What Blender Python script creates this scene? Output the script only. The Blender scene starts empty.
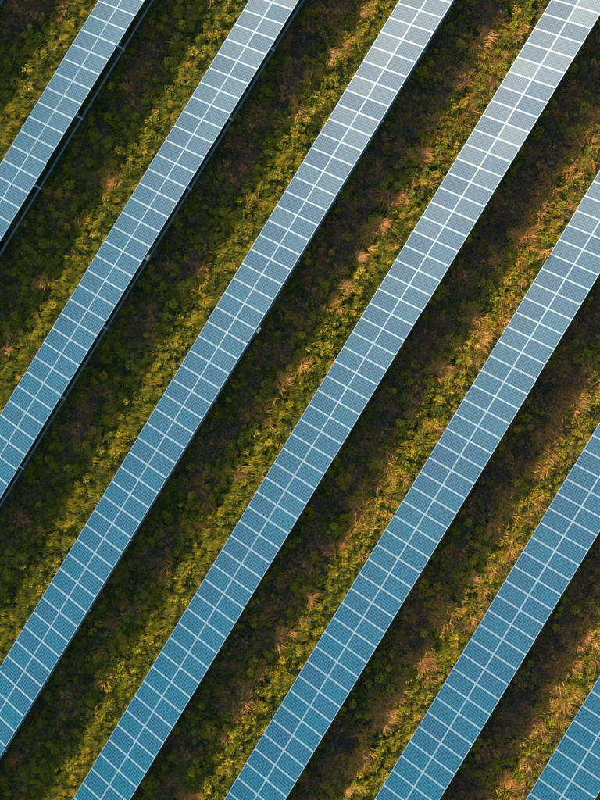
import bpy, bmesh, math, random
import numpy as np
from mathutils import Vector, Matrix, noise

random.seed(7)
rng = np.random.default_rng(11)
R = math.radians
scene = bpy.context.scene
C = scene.collection

# World frame: rows of panels run along Y, X runs across the rows, Z is up (metres).
Z0 = 0.24                      # height of the low edge of the panels
TILT = 0.52833                 # panel tilt
CT, ST = math.cos(TILT), math.sin(TILT)
PU, PV = 1.012, 1.662          # module pitch along the row / up the slope
ROWW = 2 * PV * CT             # plan width of a row

# ------------------------------------------------------------------ camera
cam_d = bpy.data.cameras.new('camera')
cam = bpy.data.objects.new('camera', cam_d)
C.objects.link(cam)
cam_d.sensor_fit = 'VERTICAL'
cam_d.sensor_height = 36.0
cam_d.lens = 1136.40 / 800 * 36.0
cam_d.clip_end = 3000
RC = Matrix(((0.8580735, 0.5135048, -0.0047626), (-0.5134518, 0.8580698, 0.0091379), (0.0087790, -0.0053956, 0.9999469)))
cam.matrix_world = Matrix.Translation((0, 0, 67.988 + Z0)) @ RC.transposed().to_4x4()
scene.camera = cam

# ------------------------------------------------------------------ light
SUN_EL, SUN_AZ = R(24.2), R(24.5)          # azimuth measured from -X towards +Y
SD = Vector((-math.cos(SUN_EL) * math.cos(SUN_AZ), math.cos(SUN_EL) * math.sin(SUN_AZ), math.sin(SUN_EL)))
world = bpy.data.worlds.new('World')
scene.world = world
world.use_nodes = True
wn = world.node_tree.nodes
wl = world.node_tree.links
wn.clear()
sky = wn.new('ShaderNodeTexSky')
sky.sky_type = 'NISHITA'
sky.sun_disc = False
sky.sun_elevation = SUN_EL
sky.sun_rotation = math.atan2(SD.x, SD.y)
sky.air_density = 1.0
sky.dust_density = 1.0
sky.ozone_density = 2.0
bg = wn.new('ShaderNodeBackground')
bg.inputs['Strength'].default_value = 0.15
wo = wn.new('ShaderNodeOutputWorld')
wl.new(sky.outputs[0], bg.inputs['Color'])
wl.new(bg.outputs[0], wo.inputs['Surface'])
sun_d = bpy.data.lights.new('sun', 'SUN')
sun_d.energy = 5.0
sun_d.angle = R(0.5)
sun_d.color = (1.0, 0.84, 0.60)
sun = bpy.data.objects.new('sun', sun_d)
C.objects.link(sun)
sun.rotation_euler = SD.to_track_quat('Z', 'Y').to_euler()
sun.location = (-40, 20, 30)

vs = scene.view_settings
vs.view_transform = 'Standard'
vs.look = 'None'
vs.gamma = 1.0
vs.use_curve_mapping = False
vs.exposure = 0.55
scene.cycles.use_denoising = True
scene.cycles.max_bounces = 6


# ------------------------------------------------------------------ helpers
def tag(o, label=None, cat=None, group=None, kind=None):
    for k, v in (('label', label), ('category', cat), ('group', group), ('kind', kind)):
        if v:
            o[k] = v
    return o


def link(name, data, parent=None):
    o = bpy.data.objects.new(name, data)
    C.objects.link(o)
    if parent:
        o.parent = parent
    return o


def mesh(name, v, f, mat=None, smooth=False):
    me = bpy.data.meshes.new(name)
    me.from_pydata([tuple(a) for a in v], [], f)
    if mat:
        me.materials.append(mat)
    if smooth:
        me.polygons.foreach_set('use_smooth', [True] * len(me.polygons))
    me.update()
    return me


def bar(p, q, w, h, up=(0, 0, 1)):
    """box beam from p to q, width w, height h (verts, faces)"""
    p, q = Vector(p), Vector(q)
    d = (q - p).normalized()
    s = d.cross(Vector(up)).normalized()
    u = s.cross(d).normalized()
    v = []
    for e in (p, q):
        for a, b in ((-1, -1), (1, -1), (1, 1), (-1, 1)):
            v.append(e + s * (a * w / 2) + u * (b * h / 2))
    f = [(3, 2, 1, 0), (4, 5, 6, 7), (0, 1, 5, 4), (1, 2, 6, 5), (2, 3, 7, 6), (3, 0, 4, 7)]
    return v, f


class NT:
    def __init__(self, name):
        self.m = bpy.data.materials.new(name)
        self.m.use_nodes = True
        self.t = self.m.node_tree
        self.t.nodes.clear()
        self.out = self.n('ShaderNodeOutputMaterial')

    def n(self, typ, **kw):
        nd = self.t.nodes.new(typ)
        for k, v in kw.items():
            setattr(nd, k, v)
        return nd

    def put(self, sock, v):
        if isinstance(v, bpy.types.NodeSocket):
            self.t.links.new(v, sock)
        else:
            sock.default_value = v

    def math(self, op, a, b=0.0, c=0.0, clamp=False):
        nd = self.n('ShaderNodeMath', operation=op, use_clamp=clamp)
        for i, v in enumerate((a, b, c)):
            self.put(nd.inputs[i], v)
        return nd.outputs[0]

    def mix(self, f, a, b):
        nd = self.n('ShaderNodeMix', data_type='RGBA')
        self.put(nd.inputs[0], f)
        self.put(nd.inputs[6], a if isinstance(a, bpy.types.NodeSocket) else (*a, 1))
        self.put(nd.inputs[7], b if isinstance(b, bpy.types.NodeSocket) else (*b, 1))
        return nd.outputs[2]

    def noise(self, vec, scale, detail=4, rough=0.55):
        nd = self.n('ShaderNodeTexNoise')
        if vec is not None:
            self.put(nd.inputs['Vector'], vec)
        nd.inputs['Scale'].default_value = scale
        nd.inputs['Detail'].default_value = detail
        nd.inputs['Roughness'].default_value = rough
        return nd.outputs['Fac']

    def ramp(self, f, stops):
        nd = self.n('ShaderNodeValToRGB')
        while len(nd.color_ramp.elements) < len(stops):
            nd.color_ramp.elements.new(0.5)
        for e, (p, c) in zip(nd.color_ramp.elements, stops):
            e.position = p
            e.color = (*c, 1)
        self.put(nd.inputs[0], f)
        return nd.outputs[0]

    def principled(self, col, rough, **kw):
        nd = self.n('ShaderNodeBsdfPrincipled')
        self.put(nd.inputs['Base Color'], col if isinstance(col, bpy.types.NodeSocket) else (*col, 1))
        self.put(nd.inputs['Roughness'], rough)
        for k, v in kw.items():
            self.put(nd.inputs[k], v)
        return nd

    def done(self, shader):
        self.t.links.new(shader, self.out.inputs['Surface'])
        return self.m


# ------------------------------------------------------------------ materials
def mat_frame():
    t = NT('anodised_frame')
    oi = t.n('ShaderNodeObjectInfo')
    tc = t.n('ShaderNodeTexCoord')
    nz = t.noise(tc.outputs['Object'], 9.0)
    c = t.mix(nz, (0.22, 0.32, 0.39), (0.29, 0.40, 0.47))
    c = t.mix(t.math('MULTIPLY', oi.outputs['Random'], 0.35), c, (0.25, 0.36, 0.44))
    return t.done(t.principled(c, 0.45, Metallic=0.25).outputs[0])


def mat_cells():
    """6 x 10 cells behind glass: dark blue cells, pale joints, fine busbars; x along the row, y up the slope"""
    t = NT('cell_sheet')
    tc = t.n('ShaderNodeTexCoord')
    oi = t.n('ShaderNodeObjectInfo')
    sx = t.n('ShaderNodeSeparateXYZ')
    t.put(sx.inputs[0], tc.outputs['Object'])
    W, L = 0.936, 1.590        # visible sheet
    cx, cy = 0.1552, 0.1590    # cell pitch
    x = t.math('DIVIDE', t.math('ADD', sx.outputs['X'], 3 * cx), cx)
    y = t.math('DIVIDE', t.math('ADD', sx.outputs['Y'], 5 * cy), cy)

    def joint(v, p, w):
        fr = t.math('FRACT', v)
        d = t.math('ABSOLUTE', t.math('SUBTRACT', fr, 0.5))
        return t.math('GREATER_THAN', d, 0.5 - w / p / 2)

    def outside(v, n):
        return t.math('ADD', t.math('LESS_THAN', v, 0.0), t.math('GREATER_THAN', v, n), clamp=True)
    jn = t.math('MAXIMUM', joint(x, cx, 0.016), joint(y, cy, 0.016))
    mg = t.math('MAXIMUM', outside(x, 6), outside(y, 10))
    # one value per cell
    cell = t.n('ShaderNodeCombineXYZ')
    t.put(cell.inputs[0], t.math('FLOOR', x))
    t.put(cell.inputs[1], t.math('FLOOR', y))
    t.put(cell.inputs[2], t.math('MULTIPLY', oi.outputs['Random'], 97.0))
    wn_ = t.n('ShaderNodeTexWhiteNoise', noise_dimensions='3D')
    t.put(wn_.inputs['Vector'], cell.outputs[0])
    c = t.mix(wn_.outputs['Value'], (0.000, 0.036, 0.074), (0.000, 0.066, 0.130))
    wn2 = t.n('ShaderNodeTexWhiteNoise', noise_dimensions='1D')
    t.put(wn2.inputs['W'], t.math('MULTIPLY', oi.outputs['Random'], 531.7))
    c = t.mix(t.math('MULTIPLY', wn2.outputs['Value'], 0.65), c, (0.000, 0.028, 0.084))
    # busbars
    bb = joint(t.math('MULTIPLY', x, 3.0), cx / 3, 0.004)
    c = t.mix(t.math('MULTIPLY', bb, 0.30), c, (0.03, 0.24, 0.38))
    c = t.mix(t.math('MULTIPLY', jn, 0.66), c, (0.015, 0.31, 0.48))
    c = t.mix(mg, c, (0.18, 0.34, 0.42))
    # dust film
    du = t.noise(tc.outputs['Object'], 2.3, 5)
    geo = t.n('ShaderNodeNewGeometry')
    du2 = t.noise(geo.outputs['Position'], 0.35, 3)
    dust = t.math('MULTIPLY', t.math('MULTIPLY', du, du2), 0.025)
    c = t.mix(dust, c, (0.42, 0.40, 0.36))
    rg = t.math('ADD', 0.425, t.math('MULTIPLY', wn2.outputs['Value'], 0.07))
    p = t.principled(c, rg, **{'IOR': 1.5, 'Specular IOR Level': 0.255, 'Specular Tint': (1.0, 0.90, 0.92, 1)})
    return t.done(p.outputs[0])


def mat_steel():
    t = NT('galvanised_steel')
    tc = t.n('ShaderNodeTexCoord')
    nz = t.noise(tc.outputs['Object'], 14.0, 5)
    c = t.mix(nz, (0.14, 0.24, 0.20), (0.24, 0.36, 0.31))
    return t.done(t.principled(c, 0.6, Metallic=0.0).outputs[0])


def mat_box():
    t = NT('painted_box')
    tc = t.n('ShaderNodeTexCoord')
    nz = t.noise(tc.outputs['Object'], 6.0, 4)
    c = t.mix(nz, (0.15, 0.19, 0.19), (0.22, 0.26, 0.25))
    return t.done(t.principled(c, 0.4).outputs[0])


def mat_zinc():
    t = NT('bright_zinc')
    tc = t.n('ShaderNodeTexCoord')
    nz = t.noise(tc.outputs['Object'], 20.0, 4)
    c = t.mix(nz, (0.52, 0.60, 0.60), (0.70, 0.76, 0.75))
    return t.done(t.principled(c, 0.5).outputs[0])


def mat_soil():
    t = NT('soil_and_litter')
    geo = t.n('ShaderNodeNewGeometry')
    a = t.noise(geo.outputs['Position'], 0.5, 6)
    b = t.noise(geo.outputs['Position'], 7.0, 8, 0.7)
    c1 = t.ramp(b, [(0.3, (0.024, 0.022, 0.012)), (0.5, (0.055, 0.046, 0.022)), (0.7, (0.100, 0.078, 0.040))])
    c2 = t.ramp(b, [(0.3, (0.016, 0.018, 0.008)), (0.5, (0.035, 0.040, 0.014)), (0.7, (0.070, 0.065, 0.030))])
    c = t.mix(a, c1, c2)
    bp = t.n('ShaderNodeBump')
    bp.inputs['Strength'].default_value = 0.8
    bp.inputs['Distance'].default_value = 0.08
    t.put(bp.inputs['Height'], b)
    p = t.principled(c, 0.95)
    t.put(p.inputs['Normal'], bp.outputs[0])
    return t.done(p.outputs[0])


def attr(t, name, typ='INSTANCER'):
    a = t.n('ShaderNodeAttribute', attribute_type=typ, attribute_name=name)
    return a.outputs['Fac']


def leafy(name, stops, instanced=True, transl=0.3):
    t = NT(name)
    geo = t.n('ShaderNodeNewGeometry')
    if instanced:
        v = attr(t, 'tint')
    else:
        v = t.n('ShaderNodeObjectInfo').outputs['Random']
    nz = t.noise(geo.outputs['Position'], 6.0, 2)
    rnd = geo.outputs['Random Per Island']
    f = t.math('ADD', t.math('MULTIPLY', v, 0.80), t.math('MULTIPLY', rnd, 0.26))
    f = t.math('ADD', f, t.math('MULTIPLY', t.math('SUBTRACT', nz, 0.5), 0.35), clamp=True)
    c = t.ramp(f, stops)
    p = t.principled(c, 0.6, **{'Specular IOR Level': 0.25})
    tr = t.n('ShaderNodeBsdfTranslucent')
    t.put(tr.inputs['Color'], c)
    mx = t.n('ShaderNodeMixShader')
    mx.inputs[0].default_value = transl
    t.t.links.new(p.outputs[0], mx.inputs[1])
    t.t.links.new(tr.outputs[0], mx.inputs[2])
    return t.done(mx.outputs[0])


M = dict(frame=mat_frame(), cells=mat_cells(), steel=mat_steel(), box=mat_box(), zinc=mat_zinc(), soil=mat_soil())
GREEN = [(0.0, (0.030, 0.052, 0.012)), (0.28, (0.090, 0.120, 0.014)), (0.55, (0.290, 0.280, 0.016)), (0.78, (0.540, 0.430, 0.022)), (1.0, (0.660, 0.380, 0.040))]
DRY = [(0.0, (0.095, 0.082, 0.050)), (0.4, (0.220, 0.160, 0.085)), (0.7, (0.570, 0.275, 0.060)), (1.0, (0.78, 0.40, 0.085))]
M['leaf'] = leafy('weed_leaf', GREEN, True, 0.35)
M['straw'] = leafy('dry_blade', DRY, True, 0.25)
M['tuft'] = leafy('dry_tuft_blade', [(0.0, (0.50, 0.21, 0.060)), (0.5, (0.72, 0.34, 0.075)), (1.0, (0.82, 0.46, 0.12))], False, 0.25)


# ------------------------------------------------------------------ ground
def gz(x, y):
    return (0.10 * noise.noise((x * 0.16, y * 0.16, 1.7)) + 0.05 * noise.noise((x * 0.55, y * 0.55, 5.2))) 


def build_ground():
    # fine grid in the middle, wide apron out to the horizon
    xs = np.concatenate([[-1500, -300, -90, -50], np.arange(-36, 36.1, 0.5), [50, 90, 300, 1500]])
    ys = np.concatenate([[-1500, -300, -90, -50], np.arange(-36, 36.1, 0.5), [50, 90, 300, 1500]])
    v = [(x, y, gz(x, y) if abs(x) < 60 and abs(y) < 60 else 0.0) for y in ys for x in xs]
    n = len(xs)
    f = [(j * n + i, j * n + i + 1, (j + 1) * n + i + 1, (j + 1) * n + i) for j in range(len(ys) - 1) for i in range(n - 1)]
    o = link('ground', mesh('ground', v, f, M['soil'], True))
    tag(o, 'dark bare soil and leaf litter under the weeds', None, None, 'structure')


build_ground()


# ------------------------------------------------------------------ solar rows
def frame_mesh():
    W, L, T, w = 1.000, 1.650, 0.040, 0.018
    x, y = W / 2, L / 2
    v, f = [], []
    out = [(-x, -y), (x, -y), (x, y), (-x, y)]
    inn = [(-x + w, -y + w), (x - w, -y + w), (x - w, y - w), (-x + w, y - w)]
    for ring, z in ((out, 0.0), (out, -T), (inn, 0.0), (inn, -T)):
        v += [(a, b, z) for a, b in ring]
    for i in range(4):
        j = (i + 1) % 4
        f += [(i, 4 + i, 4 + j, j)[::-1], (i, j, 8 + j, 8 + i), (8 + i, 8 + j, 12 + j, 12 + i), (4 + i, 12 + i, 12 + j, 4 + j)]
    return mesh('solar_panel', v, f, M['frame'])


def sheet_mesh():
    x, y, zt, zb = 0.4825, 0.8075, -0.004, -0.011
    v = [(-x, -y, zt), (x, -y, zt), (x, y, zt), (-x, y, zt), (-x, -y, zb), (x, -y, zb), (x, y, zb), (-x, y, zb)]
    f = [(0, 1, 2, 3), (7, 6, 5, 4), (0, 4, 5, 1), (1, 5, 6, 2), (2, 6, 7, 3), (3, 7, 4, 0)]
    return mesh('cell_sheet', v, f, M['cells'])


FRAME, SHEET = frame_mesh(), sheet_mesh()


def sl(s, off=0.0):
    """point on the panel plane, s metres up the slope, off metres along the normal (row-local x, z)"""
    return s * CT - off * ST, Z0 + s * ST + off * CT


def solar_row(d, phase, ya, yb, post_y, label, boxes=()):
    root = link('solar_panel_row', None)
    root.location = (d, 0, 0)
    tag(root, label, 'solar panels', 'parallel rows of tilted solar panels')
    ya, yb = ya - 5.0, yb + 2.5
    n0, n1 = math.floor((ya - phase) / PU), math.ceil((yb - phase) / PU)
    base = Matrix(((0, CT, -ST), (-1, 0, 0), (0, ST, CT)))     # local x -> -Y (along row), local y -> up slope, z -> normal
    block, step = 0.0, (0.0, 0.0)
    for k in range(n0, n1):
        if k % 10 == 0 or k == n0:
            block = random.gauss(0, 0.004)
            step = (max(-0.018, min(0.018, random.gauss(0, 0.014))), max(-0.016, min(0.018, random.gauss(0, 0.014))))
        for j in range(2):
            x, z = sl((j + 0.5) * PV)
            x, z = x + step[0], z + step[1]
            p = link('solar_panel', FRAME, root)
            wob = Matrix.Rotation(random.gauss(0, 0.0038) + block, 3, 'X') @ Matrix.Rotation(random.gauss(0, 0.0038), 3, 'Y')
            p.matrix_local = Matrix.Translation((x, phase + (k + 0.5) * PU + random.gauss(0, 0.003), z)) @ (base @ wob).to_4x4()
            link('cell_sheet', SHEET, p)
    y0, y1 = phase + n0 * PU, phase + n1 * PU
    up = (-ST, 0, CT)
    for s in (0.36, 1.30, 2.02, 2.96):
        x, z = sl(s, -0.112)
        v, f = bar((x, y0 + 0.02, z), (x, y1 - 0.02, z), 0.05, 0.08, up)
        link('purlin', mesh('purlin', v, f, M['steel']), root)
    # cable rail low behind the rear posts
    xr, zr = 2 * PV * CT - 0.05, Z0 + 2 * PV * ST - 1.52
    v, f = bar((xr, y0 + 0.1, zr), (xr, y1 - 0.1, zr), 0.10, 0.05)
    link('cable_rail', mesh('cable_rail', v, f, M['steel']), root)
    k0, k1 = math.ceil((y0 + 0.3 - post_y) / 4.86), math.floor((y1 - 0.3 - post_y) / 4.86)
    raf, pf, pr, br, dg = None, None, None, None, None
    for k in range(k0, k1 + 1):
        y = post_y + k * 4.86
        if raf is None:
            a, b = sl(0.14, -0.215), sl(3.18, -0.215)
            raf = mesh('rafter', *bar((a[0], 0, a[1]), (b[0], 0, b[1]), 0.07, 0.12, up), M['steel'])
            a = sl(0.75, -0.28)
            pf = mesh('post', *bar((a[0], 0, -0.4), (a[0], 0, a[1] + 0.02), 0.09, 0.12, (1, 0, 0)), M['steel'])
            a = sl(2.55, -0.28)
            pr = mesh('post', *bar((a[0], 0, -0.4), (a[0], 0, a[1] + 0.02), 0.09, 0.12, (1, 0, 0)), M['steel'])
            br = mesh('bracket', *bar((a[0] + 0.06, 0, zr + 0.052), (xr + 0.10, 0, zr + 0.052), 0.10, 0.05), M['zinc'])
            b = sl(1.55, -0.28)
            dg = mesh('brace', *bar((a[0] - 0.05, 0, 0.45), (b[0], 0, b[1]), 0.05, 0.05), M['steel'])
        for nm, me in (('rafter', raf), ('post', pf), ('post', pr), ('bracket', br), ('brace', dg)):
            link(nm, me, root).location = (0, y, 0)
    for by in boxes:
        # pale inverter box hung behind the top edge, with its lid and cable gland
        a = sl(2 * PV + 0.02, -0.10)
        v, f = bar((a[0] + 0.07, by - 0.16, a[1] - 0.16), (a[0] + 0.07, by + 0.16, a[1] - 0.16), 0.13, 0.30)
        o = link('inverter_box', mesh('inverter_box', v, f, M['box']), root)
        v, f = bar((a[0] + 0.07, by - 0.175, a[1] + 0.002), (a[0] + 0.07, by + 0.175, a[1] + 0.002), 0.16, 0.018)
        link('lid', mesh('lid', v, f, M['box']), o)
        v, f = bar((a[0] + 0.07, by, a[1] - 0.42), (a[0] + 0.07, by, a[1] - 0.335), 0.06, 0.06, (1, 0, 0))
        link('cable_gland', mesh('cable_gland', v, f, M['steel']), o)
    return root


ROWS = [  # low-edge x, phase of the module joints, y range in view, a post position
    (-31.06, 0.20, 11.0, 24.0, 12.3, 'row mostly out of view, only its grey cable rail cutting the extreme top-left corner', ()),
    (-23.296, 14.546 * PU, -1.5, 20.5, 12.96, 'short solar panel row crossing the top-left corner, with its brackets and rail showing most', ()),
    (-15.542, 18.504 * PU, -14.0, 25.5, 2.94, 'second solar panel row from the top left, ending at the middle left edge', (2.94,)),
    (-7.778, 23.539 * PU, -28.0, 31.0, 2.60, 'third solar panel row from the top left, its lower end leaving near the bottom-left corner', (2.62,)),
    (-0.001, 28.40 * PU, -30.0, 34.0, 3.1, 'longest central solar panel row, running from top right corner to bottom edge', ()),
    (7.753, 18.374 * PU, -26.0, 30.0, 1.2, 'solar panel row right of centre, running from the right edge to the bottom middle', ()),
    (15.460, 5.442 * PU, -21.0, 14.5, 0.4, 'solar panel row across the lower right, second from the bottom right corner', ()),
    (23.178, -6.547 * PU, -17.0, 2.0, -8.3, 'short solar panel row cutting off the bottom right corner', ()),
]
for row in ROWS:
    solar_row(*row)

# ------------------------------------------------------------------ vegetation
def add_leaf(v, f, base, az, pitch, length, width, droop, segs=3):
    """a pointed leaf or blade: strip of quads, rising at pitch and drooping along its length"""
    i0 = len(v)
    p = Vector(base)
    side = Vector((-math.sin(az), math.cos(az), 0))
    for s in range(segs + 1):
        t = s / segs
        w = width * (math.sin(math.pi * min(1, 0.18 + 0.82 * t)) ** 0.8 if t < 1 else 0.04)
        v.append(p - side * w / 2)
        v.append(p + side * w / 2)
        a = pitch - droop * (t + 0.5 / segs)
        p = p + Vector((math.cos(az) * math.cos(a), math.sin(az) * math.cos(a), math.sin(a))) * (length / segs)
    for s in range(segs):
        a = i0 + 2 * s
        f.append((a, a + 1, a + 3, a + 2))


def plant(kind, seed):
    r = random.Random(seed)
    v, f = [], []
    if kind == 'rosette':          # broad-leaved weed
        for i in range(20):
            h = r.uniform(0.05, 0.34)
            add_leaf(v, f, (r.gauss(0, .05), r.gauss(0, .05), h), r.uniform(0, 6.28), r.uniform(-0.1, 0.9), r.uniform(0.11, 0.22), r.uniform(0.055, 0.10), r.uniform(0.4, 1.2))
    elif kind == 'bush':           # several stems with small leaves
        for st in range(6):
            az = r.uniform(0, 6.28)
            ln = r.uniform(0.20, 0.48)
            lean = r.uniform(0.1, 0.8)
            top = Vector((math.cos(az) * math.sin(lean), math.sin(az) * math.sin(lean), math.cos(lean))) * ln
            add_leaf(v, f, (0, 0, 0), az, math.pi / 2 - lean, ln, 0.014, 0.0, 2)
            for k in range(7):
                b = top * r.uniform(0.35, 1.0)
                add_leaf(v, f, b, r.uniform(0, 6.28), r.uniform(-0.2, 0.8), r.uniform(0.08, 0.15), r.uniform(0.035, 0.065), r.uniform(0.3, 1.0), 2)
    elif kind == 'mound':          # dense dome of leaves on a stubby stem
        rad, hh = r.uniform(0.16, 0.26), r.uniform(0.30, 0.46)
        for st in range(4):
            a = r.uniform(0, 6.28)
            add_leaf(v, f, (0, 0, 0), a, 1.25, hh * 0.8, 0.02, 0.1, 2)
        for i in range(64):
            a, e = r.uniform(0, 6.28), math.asin(r.uniform(0.05, 1.0))
            q = r.uniform(0.6, 1.05)
            b = (rad * q * math.cos(a) * math.cos(e), rad * q * math.sin(a) * math.cos(e), 0.08 + (hh - 0.08) * q * math.sin(e))
            add_leaf(v, f, b, a + r.gauss(0, 0.9), e * 0.7 + r.gauss(0, 0.35), r.uniform(0.07, 0.15), r.uniform(0.04, 0.08), r.uniform(0.2, 1.0), 2)
    elif kind == 'windgrass':      # tall blades all bent one way by the wind
        for i in range(44):
            add_leaf(v, f, (r.gauss(0, .09), r.gauss(0, .09), 0), 1.05 + r.gauss(0, 0.38), r.uniform(0.7, 1.35), r.uniform(0.40, 0.80), r.uniform(0.018, 0.034), r.uniform(0.7, 1.6))
    elif kind == 'grass':          # green-yellow blades
        for i in range(34):
            add_leaf(v, f, (r.gauss(0, .05), r.gauss(0, .05), 0), r.uniform(0, 6.28), r.uniform(0.6, 1.5), r.uniform(0.25, 0.55), r.uniform(0.014, 0.026), r.uniform(0.5, 1.9))
    elif kind == 'straw':          # sprawling dry blades
        lean = r.uniform(0, 6.28)
        for i in range(36):
            az = lean + r.gauss(0, 1.1)
            add_leaf(v, f, (r.gauss(0, .08), r.gauss(0, .08), 0.02), az, r.uniform(0.25, 1.3), r.uniform(0.25, 0.60), r.uniform(0.010, 0.022), r.uniform(0.2, 1.5))
    elif kind == 'stalks':         # dead flower stalks with side twigs
        for st in range(9):
            az = r.uniform(0, 6.28)
            ln = r.uniform(0.35, 0.70)
            pit = r.uniform(0.6, 1.4)
            b = (r.gauss(0, .08), r.gauss(0, .08), 0)
            add_leaf(v, f, b, az, pit, ln, 0.012, 0.3, 2)
            for k in range(6):
                q = Vector(b) + Vector((math.cos(az) * math.cos(pit), math.sin(az) * math.cos(pit), math.sin(pit))) * ln * r.uniform(0.4, 0.95)
                add_leaf(v, f, q, r.uniform(0, 6.28), r.uniform(-0.2, 1.2), r.uniform(0.06, 0.16), r.uniform(0.010, 0.03), 0.4, 2)
    elif kind == 'mat':            # flat litter and low dry thatch
        for i in range(40):
            add_leaf(v, f, (r.gauss(0, .16), r.gauss(0, .16), r.uniform(0, 0.10)), r.uniform(0, 6.28), r.uniform(-0.2, 0.5), r.uniform(0.10, 0.30), r.uniform(0.010, 0.03), r.uniform(0.0, 0.8), 2)
    return v, f


def shape_collection(name, kinds, mat):
    col = bpy.data.collections.new(name)
    i = 0
    for kind, n in kinds:
        for s in range(n):
            v, f = plant(kind, hash((kind, s)) % 1000 if False else sum(map(ord, kind)) * 31 + s * 977)
            o = bpy.data.objects.new('%s_%02d_%s' % (name, i, kind), mesh(kind, v, f, mat))
            col.objects.link(o)
            i += 1
    return col


def scatter(name, pts, rot, scl, idx, tint, col, label, cat):
    me = bpy.data.meshes.new(name)
    n = len(pts)
    me.vertices.add(n)
    me.vertices.foreach_set('co', np.asarray(pts, dtype=np.float32).ravel())
    for nm, typ, arr, key in (('rot', 'FLOAT_VECTOR', rot, 'vector'), ('scl', 'FLOAT_VECTOR', scl, 'vector'), ('idx', 'INT', idx, 'value'), ('tint', 'FLOAT', tint, 'value')):
        a = me.attributes.new(nm, typ, 'POINT')
        a.data.foreach_set(key, np.asarray(arr, dtype=np.int32 if typ == 'INT' else np.float32).ravel())
    me.update()
    o = link(name, me)
    g = bpy.data.node_groups.new(name + '_scatter', 'GeometryNodeTree')
    g.interface.new_socket('Geometry', in_out='INPUT', socket_type='NodeSocketGeometry')
    g.interface.new_socket('Geometry', in_out='OUTPUT', socket_type='NodeSocketGeometry')
    N, L = g.nodes, g.links
    gi, go = N.new('NodeGroupInput'), N.new('NodeGroupOutput')
    ip = N.new('GeometryNodeInstanceOnPoints')
    ci = N.new('GeometryNodeCollectionInfo')
    ci.inputs['Collection'].default_value = col
    ci.inputs['Separate Children'].default_value = True
    ci.inputs['Reset Children'].default_value = True

    def at(nm, typ):
        a = N.new('GeometryNodeInputNamedAttribute')
        a.data_type = typ
        a.inputs['Name'].default_value = nm
        return a.outputs[0]
    er = N.new('FunctionNodeEulerToRotation')
    L.new(at('rot', 'FLOAT_VECTOR'), er.inputs[0])
    L.new(gi.outputs[0], ip.inputs['Points'])
    L.new(ci.outputs[0], ip.inputs['Instance'])
    ip.inputs['Pick Instance'].default_value = True
    L.new(at('idx', 'INT'), ip.inputs['Instance Index'])
    L.new(er.outputs[0], ip.inputs['Rotation'])
    L.new(at('scl', 'FLOAT_VECTOR'), ip.inputs['Scale'])
    L.new(ip.outputs[0], go.inputs[0])
    md = o.modifiers.new('scatter', 'NODES')
    md.node_group = g
    tag(o, label, cat, None, 'stuff')
    return o


GREENS = shape_collection('weed_shapes', [('rosette', 5), ('bush', 5), ('grass', 5), ('mound', 6), ('windgrass', 5)], M['leaf'])   # idx 0-4, 5-9, 10-14
STRAWS = shape_collection('straw_shapes', [('straw', 5), ('stalks', 4), ('mat', 4)], M['straw'])   # idx 0-4, 5-8, 9-12
LOWS = [r[0] for r in ROWS] + [30.9]


def n3(x, y, s, o=0.0):
    return noise.noise((x * s, y * s, o))        # -1..1


def sstep(a, b, x):
    t = min(1, max(0, (x - a) / (b - a)))
    return t * t * (3 - 2 * t)


def strip_pos(x):
    i = 0
    while i + 1 < len(LOWS) and LOWS[i + 1] <= x:
        i += 1
    return (x - LOWS[i] - ROWW) / (LOWS[i + 1] - LOWS[i] - ROWW) if i + 1 < len(LOWS) else 0.5


def spots(step):
    """jittered grid over the field as far as the camera sees and a little beyond"""
    for ix in range(int(-33 / step), int(31 / step)):
        for iy in range(int(-34 / step), int(34 / step)):
            x = (ix + random.random()) * step
            y = (iy + random.random()) * step
            u = 0.858 * x + 0.5135 * y
            if abs(u) < 20.5 and abs(-0.5135 * x + 0.858 * y) < 26.5:
                yield x, y, u, strip_pos(x)


def dryness(x, y, u, g):
    d = 0.20 + 0.014 * u + 0.50 * n3(x, y, 0.38, 3.1) + 0.55 * n3(x, y, 1.1, 8.4)
    d += 0.36 * math.exp(-((g - 0.30) / 0.24) ** 2) - 0.38 * sstep(0.50, 0.68, g)
    d += 0.014 * max(0, u) * sstep(0.85, 1.0, g)
    return d - 0.15 * sstep(0.15, 0.0, g)


def room(g):
    """how tall plants stand across a strip: cropped by the panels at both sides"""
    return 0.32 + 0.73 * sstep(0.0, 0.22, g) * sstep(0.98, 0.80, g)


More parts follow.
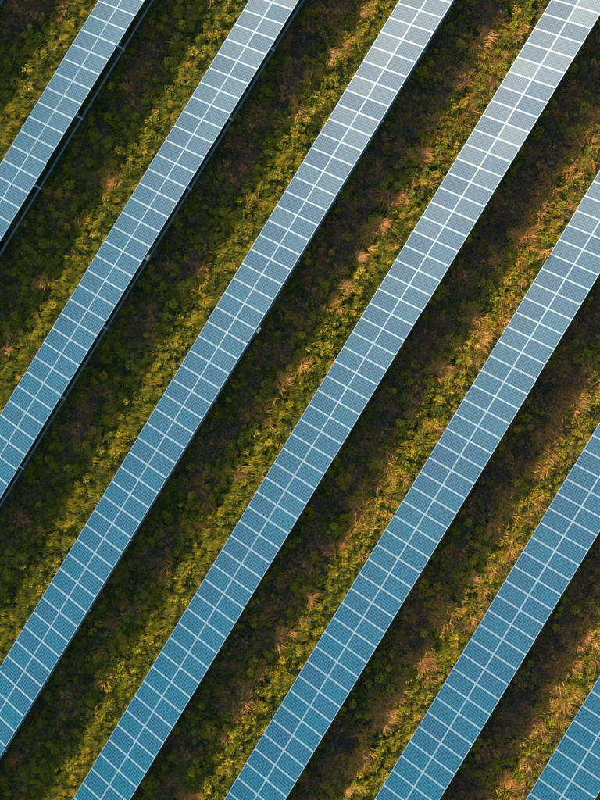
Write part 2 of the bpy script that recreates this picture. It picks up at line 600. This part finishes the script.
def build_vegetation():
    G, S = [], []
    # low carpet
    for x, y, u, g in spots(0.16):
        if (g < -0.10 or g > 1.06) and random.random() < 0.8:
            continue                # sparse growth in the shade right under the panels
        z = gz(x, y) - 0.02
        hs = 0.62 + 0.28 * n3(x, y, 0.5, 12.0) + 0.30 * n3(x, y, 1.9, 2.0)
        lim = room(g)
        tl = (random.gauss(0, 0.16), random.gauss(0, 0.16), random.uniform(0, 6.283))
        if random.random() < dryness(x, y, u, g) * 0.95:
            k = random.random()
            idx = random.randrange(0, 5) if k < 0.5 else random.randrange(5, 9) if k < 0.66 else random.randrange(9, 13)
            s = max(0.35, hs) * random.uniform(0.8, 1.35)
            tint = 0.30 + 0.34 * n3(x, y, 0.8, 20.0) + random.gauss(0, 0.22)
            S.append(((x, y, z), tl, (s, s, s * lim), idx, tint))
        else:
            k = random.random()
            idx = random.randrange(10, 15) if k < 0.30 - 0.015 * u else random.randrange(0, 10)
            s = max(0.4, hs) * random.uniform(0.6, 1.1)
            tint = 0.38 + 0.006 * u + 0.25 * n3(x, y, 0.6, 40.0) + random.gauss(0, 0.14)
            G.append(((x, y, z), tl, (s, s, s * lim * 0.85), idx, tint))
    # taller clumps standing out of it
    for x, y, u, g in spots(0.265):
        if g < 0.02 or g > 1.0:
            continue
        z = gz(x, y) - 0.03
        lim = room(g)
        dr = dryness(x, y, u, g) + random.gauss(0, 0.12)
        if dr > 0.55:
            if random.random() < 0.5 and g < 0.88:
                s = random.uniform(0.7, 1.35)
                tint = 0.48 + 0.40 * n3(x, y, 0.8, 20.0) + random.gauss(0, 0.22)
                tl = (random.gauss(0, 0.2), random.gauss(0, 0.2), random.uniform(0, 6.283))
                S.append(((x, y, z), tl, (s, s, s * lim), random.randrange(0, 9), tint))
        elif random.random() < 0.26 + 0.58 * sstep(0.35, 0.58, g):
            wind = 0.28 - 0.028 * u + 0.6 * n3(x, y, 0.45, 31.0)
            tint = 0.60 + 0.006 * u + 0.24 * n3(x, y, 0.6, 40.0) + 0.22 * n3(x, y, 2.2, 44.0) + random.gauss(0, 0.20)
            if random.random() < wind:
                idx, s = random.randrange(21, 26), random.uniform(0.5, 0.95)
                tl = (random.gauss(0, 0.1), random.gauss(0, 0.1), random.gauss(0, 0.3))
            else:
                idx, s = random.randrange(15, 21), random.choice((0.55, 0.7, 0.85, 1.1)) * random.uniform(0.8, 1.2)
                tl = (random.gauss(0, 0.1), random.gauss(0, 0.1), random.uniform(0, 6.283))
            G.append(((x, y, z), tl, (s, s, (0.35 + 0.65 * s) * lim), idx, tint))
    # drifts of bleached straw along the middle of the strips, more to the right
    for x, y, u, g in spots(0.24):
        band = math.exp(-((g - 0.60) / 0.11) ** 2) + 0.75 * math.exp(-((g - 0.88) / 0.08) ** 2) * sstep(-2, 10, u)
        den = (1.5 * n3(x, y, 0.42, 60.0) + 1.6 * n3(x, y, 1.15, 66.0) + 0.042 * u - 0.10) * band
        if random.random() < den * 0.85 and 0.1 < g < 0.94:
            s = random.uniform(0.8, 1.5)
            lim = room(g)
            tl = (random.gauss(0, 0.25), random.gauss(0, 0.25), random.gauss(0.9, 0.9))
            S.append(((x, y, gz(x, y) - 0.02 + 0.14 * (lim - 0.32)), tl, (s, s, s * lim), random.choice((0, 1, 2, 3, 4, 0, 1, 2, 3, 4, 9, 10)), 0.86 + random.gauss(0, 0.15)))
    for name, arr, col, label, cat in (('green_weeds', G, GREENS, 'yellow green weeds and grass covering the strips between the rows', 'weeds'),
                                       ('dry_grass', S, STRAWS, 'brown dry grass and dead stalks mixed among the weeds', 'dry grass')):
        scatter(name, [a[0] for a in arr], [a[1] for a in arr], [a[2] for a in arr], [a[3] for a in arr], [a[4] for a in arr], col, label, cat)
    print('vegetation', len(G), len(S))


build_vegetation()


# ------------------------------------------------------------------ single dry tufts that stand out
def tuft_mesh(seed):
    """matted clump of bent straw: several overlapping sheaves leaning their own way"""
    r = random.Random(seed)
    v, f = [], []
    for sheaf in range(6):
        lean, bx, by = math.pi * 0.28 + r.gauss(0, 0.8), r.gauss(0, 0.16), r.gauss(0, 0.22)
        for i in range(46):
            az = lean + r.gauss(0, 0.45)
            add_leaf(v, f, (bx + r.gauss(0, .07), by + r.gauss(0, .07), r.uniform(0, 0.1)), az, r.uniform(0.5, 1.3), r.uniform(0.25, 0.85), r.uniform(0.012, 0.026), r.uniform(0.6, 2.0), 4)
    return mesh('dry_tuft', v, f, M['tuft'])


TUFTS = [tuft_mesh(s) for s in (3, 14, 25, 36)]
TUFT_SPOTS = [
    (-17.40, 5.38, 0.9, 'small straw clump between the first and second panel rows from the top left'),
    (-9.60, 22.32, 0.9, 'small orange dry grass clump left of the third row, close to the top edge'),
    (-9.90, 19.19, 1.1, 'orange brown dry grass clump left of the third row, second below the top edge'),
    (-10.23, 15.41, 0.8, 'dull brown dry clump left of the third row, third below the top edge'),
    (-2.47, 24.67, 1.5, 'large orange dry clump near the top, left of the longest central row'),
    (-2.56, 21.32, 1.0, 'pinkish dry clump just below the large orange one left of the central row'),
    (-2.06, 16.85, 0.9, 'small tan clump by the central row, about a fifth down the photo'),
    (-1.95, 13.62, 0.9, 'topmost of three pale dry clumps in line left of the central row'),
    (-2.09, 11.86, 1.1, 'middle of three pale dry clumps in line left of the central row'),
    (-2.19, 9.70, 1.2, 'lowest and palest of three dry clumps in line left of the central row'),
    (-2.17, 7.68, 0.9, 'wispy straw clump just above the round orange clump left of the central row'),
    (-2.17, 6.14, 1.1, 'round orange clump left of the central row at two fifths of its height'),
    (-2.25, 0.91, 1.0, 'stringy straw clump left of the central row near the photo middle'),
    (5.50, 20.45, 0.8, 'tan clump near the right edge between the central row and the next row'),
    (5.12, 15.46, 0.9, 'tan clump below the right edge one, right of the central row'),
    (5.62, 5.97, 1.0, 'pale straw clump right of the central row beside its middle'),
    (6.70, 9.13, 0.9, 'orange straw clump close to the low edge of the row right of centre'),
    (5.67, -5.79, 0.9, 'pale straw clump right of the central row, above the two pink ones'),
    (5.62, -9.45, 0.9, 'small pink straw clump right of the central row, above the long one'),
    (5.59, -12.53, 1.5, 'long pinkish straw clump right of the central row in its lower third'),
    (13.54, 8.83, 1.1, 'pale dry clump at the right edge above the lower right row'),
    (13.69, 4.24, 0.9, 'small dry clump left of the lower right row, below the pale right edge one'),
    (13.42, -3.59, 0.9, 'pink straw clump between the two lower right rows, upper of two'),
    (13.65, -9.23, 0.9, 'pink straw clump between the two lower right rows, lower of two'),
    (13.40, -13.13, 1.1, 'orange straw clump near the bottom, left of the lower right row'),
    (13.56, -18.05, 0.9, 'small orange clump at the bottom edge, left of the lower right row'),
    (21.00, -1.27, 1.0, 'tan clump cut by the right edge above the corner row'),
    (21.11, -3.43, 1.3, 'big pale straw clump left of the corner row, nearest the right edge one'),
    (20.84, -6.93, 1.1, 'brown straw clump half way down the strip beside the corner row'),
    (21.08, -9.57, 1.1, 'feathery pink straw clump left of the corner row, above the brightest one'),
    (21.21, -13.04, 1.5, 'brightest orange straw clump at the bottom edge beside the corner row'),
]
for i, (x, y, s, label) in enumerate(TUFT_SPOTS):
    o = link('dry_grass_tuft', TUFTS[i % 4])
    x += 0.22
    o.location = (x, y, gz(x, y) + 0.05)
    o.rotation_euler = (0, 0, random.uniform(-0.8, 0.8))
    k = (0.40 + 0.46 * s)
    o.scale = (k, k, k * 1.25)
    tag(o, label, 'dry grass', 'dry straw clumps standing out among the weeds')
